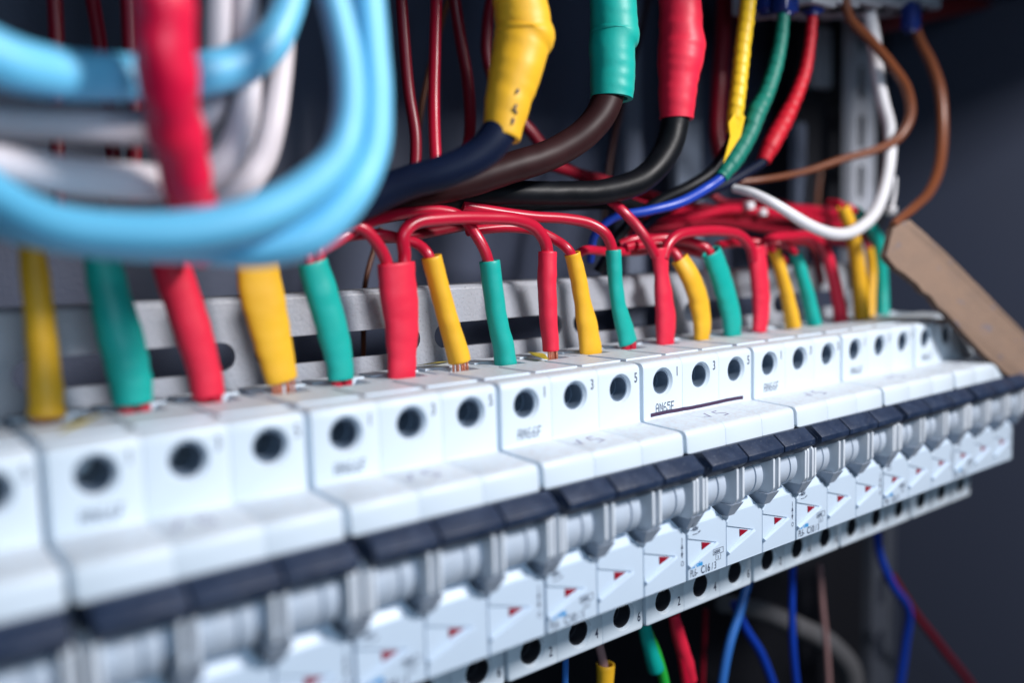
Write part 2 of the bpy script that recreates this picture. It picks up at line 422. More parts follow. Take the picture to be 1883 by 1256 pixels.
# shared meshes of one breaker
hous = MB(); cov = MB()
for k in range(3):
    p_ = pole(k*17.5, 1.0 if k == 0 else .16, 1.0 if k == 2 else .16); hous.add(p_.V, p_.F)
    for (ya, yb) in ((7.5, 24.2), (36.2, 43)):    # raised pads before and behind the entry
        hous.box(k*17.5+.9, k*17.5+16.4, ya, yb, 39.9, 40.45)
    c_ = front(k*17.5); cov.add(c_.V, c_.F)
hous_m = hous.obj('housing', WHITE, ang=32).data; cov_m = cov.obj('front_cover', FACE, ang=25).data
lev = MB(); lev.ext(rounded([(-12, 15.0, .3), (-17.2, 15.3, .3), (-20.6, 16.4, .4), (-24.6, 13.2, .4), (-24.4, 11.5, .5), (-20.6, 8.6, .5), (-12, 9, .3)]), .3, 17.2, .25, .25)
lev.ext([(-12, 14.2), (-20.2, 15.0), (-23.2, 12.6), (-23.0, 11.6), (-20.2, 9.2), (-12, 9.6)], .05, 17.45, .02, .02)
lev_m = lev.obj('lever', BLACKP, ang=30).data
dr = MB()
def arcpoly(yc, zc, r, n=40): return [(yc+r*math.cos(2*math.pi*i/n), zc+r*math.sin(2*math.pi*i/n)) for i in range(n)]
for xa, xb, r in ((2.6, 9.4, 6.9), (9.4, 9.9, 6.2), (9.9, 13.2, 7.0), (13.2, 16.2, 4.4)): dr.ext(arcpoly(-13, 4.2, r), xa, xb, .15, .15)
dr_m = dr.obj('drum', GREY, ang=40).data
def finmesh(xs):
    f = MB()
    for x in xs:
        f.ext(rounded([(-8, 9.6, .5), (-19.4, 10.8, 1.2), (-21.8, 9.4, 1.4), (-21.8, .2, 1.4), (-20.0, -2.0, .8), (-8, -2.2, .4)]), x-.5, x+.5, .22, .22)
    a, b_ = min(xs), max(xs)
    if b_ > a:
        f.cyl((a, -18.6, 8.4), (b_, -18.6, 8.4), .7, 12); f.cyl((a, -18.6, .8), (b_, -18.6, .8), .7, 12)
        f.ext(rounded([(-8, 9.0, .5), (-14.5, 9.0, .5), (-14.5, 0, .5), (-8, 0, .5)]), a, b_, .05, .05)
    return f
FINM = M('fin_plastic', (.62, .67, .74), .36, mott=.15, mscale=200)
fin_mid = finmesh((-1.35, 1.35)).obj('bracket_fin', FINM).data
fin_l = finmesh((1.0, 2.4)).obj('bracket_fin', FINM).data
fin_r = finmesh((-2.4, -1.0)).obj('bracket_fin', FINM).data
rc_ = MB(); rc_.box(.6, 52.0, -9.2, -6.2, -3.2, 13.9)
rc_m = rc_.obj('mechanism_recess', M('recess_dark_plastic', (.03, .045, .075), .5), smooth=False).data
wd = MB(); wd.add([(-2.9, -20.6, -1.6), (2.9, -20.6, -1.6), (2.9, -10, -1.6), (-2.9, -10, -1.6), (-1.5, -18.2, -5.6), (1.5, -18.2, -5.6), (1.3, -11, -6.0), (-1.3, -11, -6.0)],
                  [(0, 1, 2, 3), (0, 4, 5, 1), (1, 5, 6, 2), (2, 6, 7, 3), (3, 7, 4, 0), (4, 7, 6, 5)])
wd_m = wd.obj('bracket_wedge', GREYD, ang=20).data
ind = MB(); ind.add([(6.5, -16.42, -11.7), (10.6, -16.48, -12.8), (6.5, -16.54, -13.9), (6.5, -15.6, -11.7), (10.6, -15.6, -12.8), (6.5, -15.6, -13.9)], [(0, 1, 2), (3, 5, 4), (0, 3, 4, 1), (1, 4, 5, 2), (2, 5, 3, 0)])
ind_m = ind.obj('indicator', REDIND, smooth=False).data
sc = MB(); sc.cyl((0, 16, 0), (0, 8.2, 0), 2.9, 24); sc.cyl((0, 8.2, 0), (0, 7.8, 0), 2.9, 24, 2.6)
cc = MB(); cc.box(-3.2, 3.2, 4, 9.6, -.5, .5); cc.box(-.5, .5, 4, 9.6, -3.2, 3.2)
sc_m = boolean(sc, cc, 's').obj('terminal_screw', SCREW, ang=30).data
wl = MB()
def ring(r0_, r1_, ya, yb, n=32):
    a = [2*math.pi*i/n for i in range(n)]
    V = [(r*math.cos(t), y, r*math.sin(t)) for (r, y) in ((r0_, ya), (r0_, yb), (r1_, yb), (r1_, ya)) for t in a]
    wl.add(V, [(k*n+i, k*n+(i+1) % n, ((k+1) % 4)*n+(i+1) % n, ((k+1) % 4)*n+i) for k in range(4) for i in range(n)])
ring(3.73, 3.3, 1.0, 15.8); ring(3.28, 2.95, 5.2, 15.6)
wl_m = wl.obj('screw_well', M('well_dark_plastic', (.12, .165, .23), .4), ang=40).data
wl_d = wl.obj('screw_well', M('well_shade_painted', (.02, .022, .03), .5), ang=40).data  # same plastic as the upper wells, with the lower row's shade painted in
for o in list(COL.objects):
    if o.type == 'MESH' and o.data in (wl_d, rc_m, wl_m, hous_m, cov_m, lev_m, dr_m, fin_mid, fin_l, fin_r, wd_m, ind_m, sc_m): bpy.data.objects.remove(o)

def child(name, me, parent, loc=(0, 0, 0), rot=None):
    o = bpy.data.objects.new(name, me); COL.objects.link(o); o.parent = parent; o.location = Vector(loc)*S
    if rot: o.rotation_euler = rot
    return o
NUM = []
for k in range(6):
    m_ = MB(); text(m_, '135246'[k], 14.4, 34.6 if k < 3 else -38.0, 2.9, -.07, .66, .03)
    o = m_.obj('terminal_number', INK, smooth=False); NUM.append(o.data); bpy.data.objects.remove(o)
SYM = []; yc = -16.66
def sym(nm, m_):
    o = m_.obj(nm, INK, smooth=False); SYM.append((nm, o.data)); bpy.data.objects.remove(o)
m_ = MB(); text(m_, '~400V', 1.3, -7.5, 1.1, yc, .8, .03); strip(m_, [(2.2, -8.5), (4.4, -8.5)], .22, yc); strip(m_, [(4.6, -8.4), (5.6, -7.9)], .35, yc); sym('voltage_marking', m_)
m_ = MB(); strip(m_, [(10, -15.4), (14.6, -15.4), (14.6, -17.0), (10, -17.0), (10, -15.4)], .16, yc)
text(m_, '6000', 10.4, -16.7, 1.0, yc, .95, .02); text(m_, '3', 11.9, -18.5, .95, yc, .9, .02)
strip(m_, [(11.2, -17.1), (11.2, -18.8), (13.4, -18.8), (13.4, -17.1)], .12, yc); m_.V = [v+Vector((1.3, 0, .3)) for v in m_.V]; sym('breaking_capacity_box', m_)
m_ = MB(); xa = 50.6
strip(m_, [(xa, -8.4), (xa, -10)], .22, yc); strip(m_, [(xa, -11.8), (xa, -13.2)], .25, yc)
m_.add([(xa-.5, yc, -11.6), (xa+.5, yc, -11.6), (xa, yc, -9.8)], [(0, 1, 2)]); m_.add([(xa-.5, yc, -12.8), (xa+.5, yc, -12.8), (xa, yc, -14.4)], [(0, 2, 1)])
text(m_, 'O', xa-.55, -16.6, 1.5, yc, .75, 0); sym('switch_symbol', m_)
BR = [(-2, None, 'leftmost white breaker, badly out of focus, cut by the left edge of the picture', '66'),
      (-1, None, 'strongly blurred white breaker under the nearest yellow, green and red sleeves', '66'),
      (0, 'C10', 'blurred white breaker fed by the widest flat red sleeve, second complete one from the left', '66'),
      (1, 'C10', 'white breaker with a curled olive scrap on its top, third complete one from left', '66'),
      (2, 'C16', 'sharp white breaker marked C16 with a purple marker line drawn across it', '65'),
      (3, 'C10', 'white breaker marked C10, directly right of the one with the purple marker line', '66'),
      (4, 'C6', 'white breaker marked C6, second from the right end of the row', '66'),
      (5, 'C6', 'last white breaker at the right end, partly shaded and covered by the cardboard strip', '66')]
for n, code, label, an in BR:
    root = empty('circuit_breaker', (53*n+.25, 0, 0))
    tag(root, label, 'circuit breaker', 'circuit breakers in a row on the rail')
    child('housing', hous_m, root); child('front_cover', cov_m, root); child('mechanism_recess', rc_m, root)
    for k in range(3):
        lv = child('lever', lev_m, root, (17.5*k+(1.2 if k == 0 else 0), 0, 0)); lv.scale = (1 if k == 1 else .93, 1, 1)
        child('drum', dr_m, root, (17.5*k, 0, 0))
        child('indicator', ind_m, root, (17.5*k, 0, 0))
        for z in (HZ, HL):
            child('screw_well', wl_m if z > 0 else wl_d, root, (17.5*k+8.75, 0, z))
            child('terminal_screw', sc_m, root, (17.5*k+8.75, 0, z), (0, random.uniform(0, 3), 0))
    child('bracket_fin', fin_l, root); child('bracket_fin', fin_mid, root, (17.5, 0, 0)); child('bracket_fin', fin_mid, root, (35, 0, 0)); child('bracket_fin', fin_r, root, (52.5, 0, 0))
    for k in (1, 2): child('bracket_wedge', wd_m, root, (17.5*k, 0, 0))
    child('bracket_wedge', wd_m, root, (.9, 0, 0)).scale = (.5, 1, 1); child('bracket_wedge', wd_m, root, (51.6, 0, 0)).scale = (.5, 1, 1)
    yf = -.07; yc = -16.66
    for k in range(3):
        child('terminal_number', NUM[k], root, (17.5*k, 0, 0)); child('terminal_number', NUM[k+3], root, (17.5*k, 0, 0))
    mk_ = MB(); dots(mk_, 'AN'+an+'F', 5.6, 26.9, .27, .42, yf); mk_.obj('batch_code', INK, root, smooth=False)
    if code:
        mk_ = MB()
        text(mk_, 'PL6-', 1.0, -20.9, 2.2, yc, .58, 0); text(mk_, code, 5.7, -20.9, 2.3, yc, .74, .045)
        x3 = 10.5 if len(code) == 3 else 8.8; text(mk_, '/', x3, -20.9, 2.2, yc, .7, 0); text(mk_, '3', x3+1.15, -20.9, 2.2, yc, .7, 0)
        mk_.obj('rating_marking', INK, root, smooth=False)
    for nm, me in SYM: child(nm, me, root)
    cy = MB(); text(cy, 'xPole', 1.6, -18.4, 1.6, yc, .95, .08); cy.obj('cyan_marking', CYAN, root, smooth=False)
    # hand-drawn number on the ledge
    hw = MB(); zl = 22.36; ox = 19
    strip(hw, [(ox+.0, -7.0), (ox+1.6, -8.4), (ox+3.4, -4.2)], .55, zl, plane='xy')
    strip(hw, [(ox+9.4, -4.2), (ox+6.8, -4.6), (ox+6.4, -6.6), (ox+8.8, -7.2), (ox+9.0, -9.2), (ox+6.2, -9.8)], .5, zl, plane='xy')
    for v in hw.V: v.z += (22.6-21.9)/16.2*(v.y+6)*1.0 + .03
    hw.obj('handwritten_number', FAINT, root, smooth=False)
    if an == '65':
        ln = MB(); random.seed(3)
        P = [(3.2+i*2.1, 23.9+.10*math.sin(i*.45)-.02*i*0+random.uniform(-.05, .05)) for i in range(22)]
        strip(ln, P, 1.15, -.06); ln.obj('marker_line', MARKER, root, smooth=False)

# ------------------------------------------------------------------ sleeved wire ends in the breaker tops
WY = 30.
def sleeve_end(colour, rows, label, flat=(1., 1.), wires=(), stub=None, lump=.05, seed=0, wire_mat=None):
    """rows: (px, py, y, width) from top to bottom.  wires: paths that run into the sleeve top"""
    p = at(rows[-1][0], rows[-1][1], rows[-1][2])
    if stub:
        rows = rows[:-1]+[(rows[-1][0]-2, rows[-1][1]-(12 if stub == 'copper' else 9), rows[-1][2], rows[-1][3])]; p = at(*rows[-1][:3])
    root = empty('sleeved_wire', (p.x, p.y, 40))
    tag(root, label, 'wire', 'sleeved wires entering the breaker tops')
    tube('sleeve', rows, SH[colour], root, flat=flat, seg=28, step=.7, lump=lump, lumpscale=.22, hollow=True, seed=seed)
    for wpath in wires: tube('wire', wpath, wire_mat or RWIRE, root, seg=16, step=1.)
    rnd = random.Random(seed+5)
    r_end = rows[-1][3]*depth(p)/FPX/2
    if stub == 'copper':
        for k in range(7):
            dx = (k-3)/3*r_end*.62; dy = rnd.uniform(-1, 1)
            a = p+Vector((dx, dy, 1.5)); c = Vector((p.x+dx*1.05+rnd.uniform(-.3, .3), p.y+dy+rnd.uniform(-.4, .4), 37))
            tube_w('copper_strand', [a, (a+c)/2+Vector((rnd.uniform(-.2, .2), 0, 0)), c], [.42]*3, COPPER, root, seg=8, step=1.5)
    elif stub == 'red':
        for s_ in (-.35, .45):
            a = p+Vector((r_end*s_, 0, 1.5)); tube_w('wire_stub', [a, Vector((a.x, a.y, 37))], [r_end*.42]*2, RWIRE, root, seg=12)
    return root
Y = WY
sleeve_end('yellow', [(56, 440, Y, 44), (66, 520, Y, 50), (78, 640, Y, 54), (85, 740, Y, 62), (87, 776, Y, 66)], 'leftmost yellow sleeved wire, very blurred, on the nearest breaker', stub='copper', seed=1,
           wires=[[(66, 520, Y, 22), (52, 430, Y+2, 22), (20, 380, Y+6, 22), (-60, 360, Y+10, 22)]])
sleeve_end('green', [(185, 455, Y, 62), (197, 520, Y, 70), (222, 620, Y, 80), (240, 700, Y, 76), (247, 750, Y, 70)], 'leftmost green sleeved wire, blurred, between a yellow and a red sleeve', flat=(.8, .8), stub='red', seed=2,
           wires=[[(195, 500, Y, 24), (180, 440, Y+3, 24), (130, 400, Y+8, 24), (40, 390, Y+12, 24)]])
sleeve_end('red', [(300, 445, Y, 64), (322, 510, Y, 70), (352, 600, Y, 68), (377, 690, Y, 60), (385, 738, Y, 58)], 'leftmost red sleeved wire, blurred, just right of the leftmost green sleeve', flat=(.8, .8), stub='red', seed=3,
           wires=[[(312, 480, Y, 24), (290, 430, Y+2, 24), (230, 405, Y+8, 24), (120, 400, Y+12, 24)]])
sleeve_end('yellow', [(472, 480, Y, 82), (482, 540, Y, 84), (500, 620, Y, 74), (514, 680, Y, 64), (521, 712, Y, 60)], 'wide flared yellow sleeved wire hanging from the blue cable, bare copper at its foot', flat=(.35, .55), stub='copper', seed=4,
           wires=[[(474, 500, Y, 22), (462, 440, Y+2, 22), (400, 405, Y+8, 22)], [(484, 500, Y, 22), (500, 440, Y+2, 22), (560, 410, Y+6, 22)]])
sleeve_end('green', [(575, 482, Y, 58), (592, 540, Y, 62), (612, 610, Y, 60), (625, 670, Y, 52), (629, 706, Y, 50)], 'green sleeved wire curving down between the flared yellow and the widest red sleeve', flat=(.7, .7), stub='red', seed=5,
           wires=[[(580, 500, Y, 22), (588, 462, Y, 22), (572, 430, Y+3, 22), (520, 405, Y+8, 22)], [(572, 500, Y, 20), (562, 460, Y+1, 20), (530, 430, Y+5, 20)]])
sleeve_end('red', [(728, 484, Y, 76), (733, 540, Y, 76), (739, 600, Y, 68), (739, 660, Y, 58), (738, 698, Y, 56)], 'widest flat red sleeve holding two wires, left of the straight yellow sleeve', flat=(.62, .6), seed=6,
           wires=[[(717, 505, Y, 21), (708, 475, Y, 23), (688, 440, Y-1, 23), (664, 418, Y-1, 23), (630, 415, Y, 22), (570, 440, Y+2, 22)],
                  [(741, 505, Y, 21), (744, 470, Y, 24), (742, 432, Y-1, 25), (762, 410, Y-1, 25), (810, 402, Y-1, 25), (890, 400, Y-1, 24), (950, 404, Y-1, 24), (985, 420, Y, 24), (1003, 446, Y, 23), (1008, 475, Y, 22)]])
sleeve_end('yellow', [(793, 472, Y, 38), (808, 530, Y, 38), (827, 600, Y, 39), (842, 650, Y, 42), (847, 676, Y, 42)], 'slanting straight yellow sleeved wire with copper strands at its foot, beside the widest red sleeve', stub='copper', seed=7,
           wires=[[(797, 490, Y, 20), (786, 466, Y, 20), (770, 450, Y+2, 20), (735, 438, Y+5, 20), (690, 430, Y+9, 20), (600, 440, Y+12, 20)]])
sleeve_end('green', [(900, 480, Y, 38), (906, 530, Y, 38), (915, 590, Y, 38), (926, 640, Y, 40), (930, 670, Y, 42)], 'straight green sleeved wire with a dent near its foot, right of the straight yellow one', seed=8,
           wires=[[(901, 495, Y, 21), (893, 465, Y, 21), (878, 436, Y+1, 21), (850, 400, Y+4, 21), (810, 387, Y+5, 21), (740, 392, Y+4, 21), (672, 412, Y+2, 22), (610, 450, Y+1, 22), (560, 480, Y+4, 22)]])
sleeve_end('red', [(1007, 463, Y, 34), (1006, 520, Y, 36), (1008, 580, Y, 34), (1012, 630, Y, 31), (1015, 656, Y, 32)], 'slim red sleeved wire with frayed end beside the olive scrap', stub='copper', seed=9)
sleeve_end('yellow', [(1052, 466, Y, 30), (1063, 510, Y, 32), (1070, 550, Y, 34), (1080, 600, Y, 44), (1088, 652, Y, 50)], 'yellow sleeved wire widening to a flat foot, between the slim red and a green one', flat=(1., .55), seed=10,
           wires=[[(1056, 480, Y, 19), (1044, 458, Y, 19), (1020, 440, Y+3, 19), (985, 424, Y+6, 19), (930, 418, Y+8, 19), (860, 425, Y+9, 19)]])
sleeve_end('green', [(1128, 460, Y, 29), (1131, 510, Y, 29), (1137, 560, Y, 31), (1149, 605, Y, 38), (1157, 639, Y, 41)], 'green sleeved wire with crinkled foot, left of the pinched red sleeve', flat=(1., .6), stub='red', seed=11,
           wires=[[(1128, 475, Y, 20), (1124, 452, Y, 20), (1112, 428, Y, 20), (1085, 411, Y+2, 20), (1040, 402, Y+4, 20), (980, 398, Y+6, 20), (920, 390, Y+8, 20), (850, 378, Y+10, 20)]])
sleeve_end('red', [(1213, 456, Y, 38), (1216, 500, Y, 32), (1220, 545, Y, 40), (1224, 590, Y, 46), (1223, 635, Y, 40)], 'red sleeve pinched at its top where two red wires fork out', flat=(.7, .6), seed=12,
           wires=[[(1205, 470, Y, 19), (1190, 442, Y, 19), (1168, 412, Y+2, 19), (1145, 388, Y+4, 19), (1120, 365, Y+8, 19)],
                  [(1220, 475, Y-1, 19), (1228, 450, Y-1, 19), (1245, 433, Y-1, 20), (1285, 425, Y-1, 20), (1330, 425, Y-1, 20), (1362, 434, Y, 20), (1380, 455, Y, 20), (1386, 480, Y, 20)]])
sleeve_end('yellow', [(1250, 476, Y+2, 40), (1270, 510, Y, 44), (1285, 555, Y, 47), (1291, 595, Y, 44), (1290, 626, Y, 38)], 'short bent yellow sleeved wire, right of the pinched red sleeve', flat=(.7, .6), seed=13,
           wires=[[(1256, 490, Y+2, 18), (1240, 465, Y+4, 18), (1215, 450, Y+8, 18), (1170, 452, Y+10, 18)]])
sleeve_end('green', [(1308, 462, Y, 44), (1322, 500, Y, 46), (1336, 545, Y, 45), (1345, 585, Y, 43), (1347, 618, Y, 40)], 'broad green sleeved wire between the bent yellow and the second forked red sleeve', flat=(.65, .65), seed=14,
           wires=[[(1312, 478, Y, 18), (1298, 456, Y+3, 18), (1262, 442, Y+6, 18), (1215, 438, Y+10, 18), (1150, 455, Y+12, 18)]])
sleeve_end('red', [(1392, 452, Y, 38), (1395, 500, Y, 42), (1399, 545, Y, 42), (1399, 580, Y, 38), (1396, 611, Y, 34)], 'second forked red sleeve, right of the broad green one', flat=(.65, .6), seed=15,
           wires=[[(1402, 470, Y-1, 18), (1406, 448, Y-1, 18), (1420, 438, Y-1, 18), (1455, 434, Y-1, 18), (1490, 434, Y, 18), (1508, 446, Y, 18), (1520, 470, Y, 18)]])
sleeve_end('yellow', [(1424, 462, Y+1, 22), (1436, 500, Y, 23), (1449, 550, Y, 25), (1459, 602, Y, 28)], 'narrow yellow sleeved wire leaning left, beside a narrow green one', seed=16,
           wires=[[(1426, 472, Y+1, 13), (1415, 455, Y+4, 13), (1390, 445, Y+8, 14), (1330, 450, Y+12, 14)]])
sleeve_end('green', [(1464, 467, Y+1, 22), (1476, 510, Y, 24), (1488, 555, Y, 26), (1497, 598, Y, 28)], 'narrow green sleeved wire on the second last breaker', seed=17,
           wires=[[(1466, 476, Y+1, 13), (1456, 458, Y+4, 13), (1430, 448, Y+8, 14), (1380, 452, Y+12, 14)]])
sleeve_end('red', [(1517, 455, Y, 20), (1530, 500, Y, 22), (1541, 550, Y, 24), (1547, 592, Y, 25)], 'last red sleeved wire, narrow, left of the tall yellow one', seed=18)
sleeve_end('yellow', [(1550, 380, Y+2, 22), (1568, 430, Y+1, 25), (1577, 490, Y, 27), (1582, 545, Y, 28), (1585, 586, Y, 28)], 'tall bent yellow sleeved wire crossing behind the white wire at the right end', seed=19,
           wires=[[(1553, 392, Y+2, 14), (1545, 376, Y+5, 14), (1525, 372, Y+12, 14)]])
sleeve_end('yellow', [(1598, 455, Y+8, 16), (1603, 500, Y+8, 17), (1601, 545, Y+6, 18), (1600, 583, Y+4, 18)], 'thin yellow sleeved wire hidden behind the tall bent yellow one', seed=20,
           wires=[[(1600, 470, Y+8, 12), (1592, 440, Y+10, 12), (1580, 420, Y+14, 12)]])
sleeve_end('green', [(1572, 388, Y+6, 22), (1598, 415, Y+6, 24), (1616, 450, Y+6, 24), (1622, 520, Y+6, 22), (1624, 580, Y+4, 22)], 'dark green sleeved wire at the far right, next to the cardboard', seed=21,
           wires=[[(1576, 394, Y+6, 13), (1560, 380, Y+8, 13), (1540, 380, Y+14, 13)]])

# loose red links running behind the sleeves
G = 'red links looping behind the sleeves'
cable('red_wire', [(1058, 470, 40, 17), (1075, 460, 40, 17), (1110, 462, 42, 17), (1170, 462, 44, 17), (1230, 455, 48, 16), (1300, 470, 52, 15)], RWIRE, 'short level red wire behind the green sleeve left of the pinched red one', 'wire', G)
cable('red_wire', [(1140, 450, 46, 16), (1165, 440, 44, 16), (1215, 438, 42, 16), (1260, 444, 44, 16), (1300, 468, 50, 16), (1305, 500, 52, 15)], RWIRE, 'red wire arching behind the short bent yellow sleeve', 'wire', G)
cable('red_wire', [(1320, 452, 40, 16), (1345, 446, 40, 16), (1378, 447, 42, 16), (1410, 455, 46, 15), (1440, 480, 52, 15)], RWIRE, 'red wire stub behind the second forked red sleeve', 'wire', G)
cable('red_wire', [(1420, 440, 44, 14), (1450, 445, 44, 14), (1485, 448, 46, 14), (1500, 470, 48, 13), (1510, 520, 50, 13)], DRED, 'dark red wire bending down behind the narrow green sleeve', 'wire', G)
cable('red_wire', [(690, 438, 44, 20), (740, 436, 44, 20), (800, 425, 46, 20), (880, 410, 50, 19), (960, 400, 56, 18)], DRED, 'dark red wire running level under the big red loop', 'wire', G)
G = 'bundle of dull red wires at the back'
for i, (pts, lb) in enumerate([
    ([(1000, 300, 70), (1060, 318, 70), (1120, 335, 70), (1200, 362, 68), (1300, 385, 66), (1400, 388, 66), (1540, 398, 68)], 'uppermost dull red wire slanting down to the right behind the black cables'),
    ([(1080, 340, 66), (1160, 372, 64), (1240, 388, 62), (1340, 395, 60), (1450, 385, 62), (1545, 392, 66)], 'second dull red wire of the bundle, passing the white cable tie'),
    ([(1180, 400, 60), (1260, 400, 58), (1340, 385, 56), (1420, 392, 58), (1500, 405, 60), (1560, 420, 64)], 'dull red wire crossing the bundle below the blue wire'),
    ([(1300, 420, 62), (1380, 405, 60), (1450, 400, 60), (1540, 415, 64), (1600, 440, 70)], 'lowest dull red wire of the bundle, near the white wire'),
    ([(1120, 352, 78), (1220, 378, 74), (1330, 404, 70), (1440, 412, 70), (1530, 405, 72)], 'dull red wire buried deepest in the bundle'),
    ([(1150, 425, 56), (1230, 418, 56), (1310, 408, 58), (1400, 420, 60), (1480, 432, 62), (1560, 450, 66)], 'dull red wire sagging just above the red loops'),
    ([(1290, 340, 70), (1330, 372, 66), (1400, 372, 64), (1480, 384, 66), (1550, 396, 70)], 'dull red wire under the tail of the green tape')]):
    cable('red_wire', [(a, b_, y, 21-i) for a, b_, y in pts], RWIRE if i in (1, 2) else DRED, lb, 'wire', G)

# dark red wires hanging in front of the back wall
G = 'dark red wires hanging by the back wall'
for pts, wd_, lb in [
    ([(98, -40, 70), (104, 80, 70), (104, 200, 68), (106, 300, 66), (110, 420, 64)], 27, 'leftmost dark red wire hanging behind the blue and white cables'),
    ([(165, -40, 72), (183, 80, 70), (198, 200, 68), (210, 310, 66), (215, 420, 64)], 25, 'second dark red wire from the left behind the white cables'),
    ([(232, -40, 60), (240, 120, 60), (248, 220, 60), (246, 310, 60), (240, 420, 60)], 26, 'dark red wire almost hidden by the thick red cable'),
    ([(736, -40, 80), (744, 80, 80), (752, 170, 80), (764, 250, 78), (762, 330, 74), (755, 420, 70)], 22, 'bowed dark red wire just right of the blue cables'),
    ([(803, -40, 80), (800, 80, 80), (798, 200, 78), (802, 300, 74), (812, 400, 70)], 22, 'straight brighter red wire between two dark red ones'),
    ([(832, -40, 84), (845, 60, 84), (860, 150, 82), (864, 240, 78), (852, 310, 72), (840, 390, 70)], 22, 'dark red wire bowed to the right, left of the yellow sheathed cable'),
    ([(910, -40, 90), (897, 40, 90), (897, 110, 90), (930, 190, 88), (975, 240, 84), (1020, 295, 78), (1080, 330, 74)], 22, 'dark red wire emerging behind the yellow sheathed cable'),
    ([(1334, -40, 76), (1330, 60, 76), (1322, 160, 76), (1320, 260, 72), (1340, 330, 68)], 30, 'thick dark red wire behind the yellow taped cable'),
    ([(1352, -40, 84), (1358, 60, 84), (1345, 200, 84), (1345, 320, 74)], 14, 'thin dark red wire half hidden by the yellow taped cable')]:
    cable('red_wire', [(a, b_, y, wd_) for a, b_, y in pts], RWIRE if 'brighter' in lb else DRED, lb, 'wire', G)
G = 'thin brown wires by the back wall'
cable('brown_wire', [(840, -60, 110, 11), (812, 40, 110, 11), (782, 160, 108, 11), (765, 270, 104, 11), (755, 400, 100, 11)], BROWNW, 'thin brown wire crossing behind the straight red wire', 'wire', G)
cable('brown_wire', [(1195, -20, 110, 10), (1172, 80, 110, 10), (1145, 190, 106, 10), (1122, 290, 100, 10), (1108, 420, 96, 10)], BROWNC, 'thin dark wire behind the green sheathed cable', 'wire', G)
cable('brown_wire', [(700, 420, 100, 10), (672, 520, 95, 10), (668, 650, 80, 10), (664, 760, 70, 10)], BROWNW, 'thin brown wire seen through the slot left of the widest red sleeve', 'wire', G)
cable('brown_wire', [(1510, 310, 90, 9), (1505, 345, 90, 9), (1502, 385, 90, 9)], BROWNW, 'short thin brown wire under the level brown wire', 'wire', G)

# ------------------------------------------------------------------ three thick phase cables with heat-shrink ends
def phase(colour, sl, cab, cmat, label, y, seed, ink=()):
    p = at(sl[0][0], sl[0][1], y); root = empty('phase_cable', p)
    tag(root, label, 'cable', 'thick phase cables')
    tube('cable', [(a, b_, yy, w_) for a, b_, yy, w_ in cab], cmat, root, seg=28, lump=.03, seed=seed)
    pt = at(sl[0][0], sl[0][1]+20, y); rr_ = sl[0][2]*depth(pt)/FPX/2*.8
    tube_w('cable', [pt, pt+Vector((0, 0, (211.5-pt.z)/2)), Vector((pt.x, pt.y, 211.5))], [rr_]*3, cmat, root, seg=24, step=3)
    tube('sleeve', [(a, b_, y, w_) for a, b_, w_ in sl], SH[colour], root, seg=36, step=.6, lump=.04, lumpscale=.26, hollow=True, seed=seed+3)
    for k_, (a, b_, a2, b2, dy) in enumerate(ink):
        q0 = at(a, b_, y)-fw*dy; q1 = at(a2, b2, y)-fw*dy
        tube_w('ink_mark', [q0, (q0+q1)/2+Vector((.15, 0, 0)), q1], [.28, .34, .28], INK, root, flat=.5, seg=8, step=.5)
phase('yellow', [(952, -50, 96), (956, 0, 100), (962, 45, 104), (964, 64, 113), (958, 82, 104), (948, 130, 98), (934, 185, 86), (925, 232, 74), (921, 252, 72)],
      [(935, 190, 8, 66), (916, 245, 8, 66), (880, 285, 10, 64), (820, 315, 14, 62), (750, 335, 20, 62), (680, 365, 26, 66), (600, 400, 30, 66), (480, 420, 34, 60)], NAVYC,
      'thick navy cable ending in a dented yellow heat-shrink sleeve', 8, 31, ink=((953, 178, 950, 186, 8.0), (950, 205, 945, 213, 7.6), (946, 214, 950, 222, 7.5), (944, 228, 942, 240, 7.2)))
phase('green', [(1124, -50, 86), (1127, 0, 86), (1129, 48, 88), (1130, 62, 94), (1126, 80, 86), (1126, 140, 82), (1124, 180, 80)],
      [(1124, 140, 22, 62), (1112, 195, 22, 58), (1080, 240, 23, 56), (1020, 280, 26, 56), (940, 308, 29, 58), (850, 335, 33, 60), (760, 355, 36, 60), (640, 385, 40, 60)], BROWNC,
      'thick dark brown cable hanging from a green heat-shrink sleeve', 22, 32)
phase('red', [(1248, -50, 74), (1250, 0, 76), (1252, 50, 80), (1253, 84, 88), (1251, 110, 84), (1246, 160, 70), (1244, 218, 62)],
      [(1245, 170, 30, 54), (1240, 230, 30, 52), (1222, 285, 30, 50), (1180, 330, 31, 48), (1110, 352, 33, 46), (1020, 356, 36, 46), (920, 356, 40, 48), (800, 365, 44, 50), (660, 385, 48, 50)], BLACKC,
      'thick black cable sweeping left under a knotted red heat-shrink sleeve', 30, 33)
# dark bundle they join
cable('black_cable', [(560, 410, 40, 60), (680, 385, 44, 60), (780, 372, 46, 56), (900, 372, 50, 46), (1020, 368, 54, 40), (1130, 372, 58, 30), (1200, 390, 62, 24), (1260, 420, 70, 22)], BLACKC, 'black cable lying lowest in the dark bundle above the red loops', 'cable')

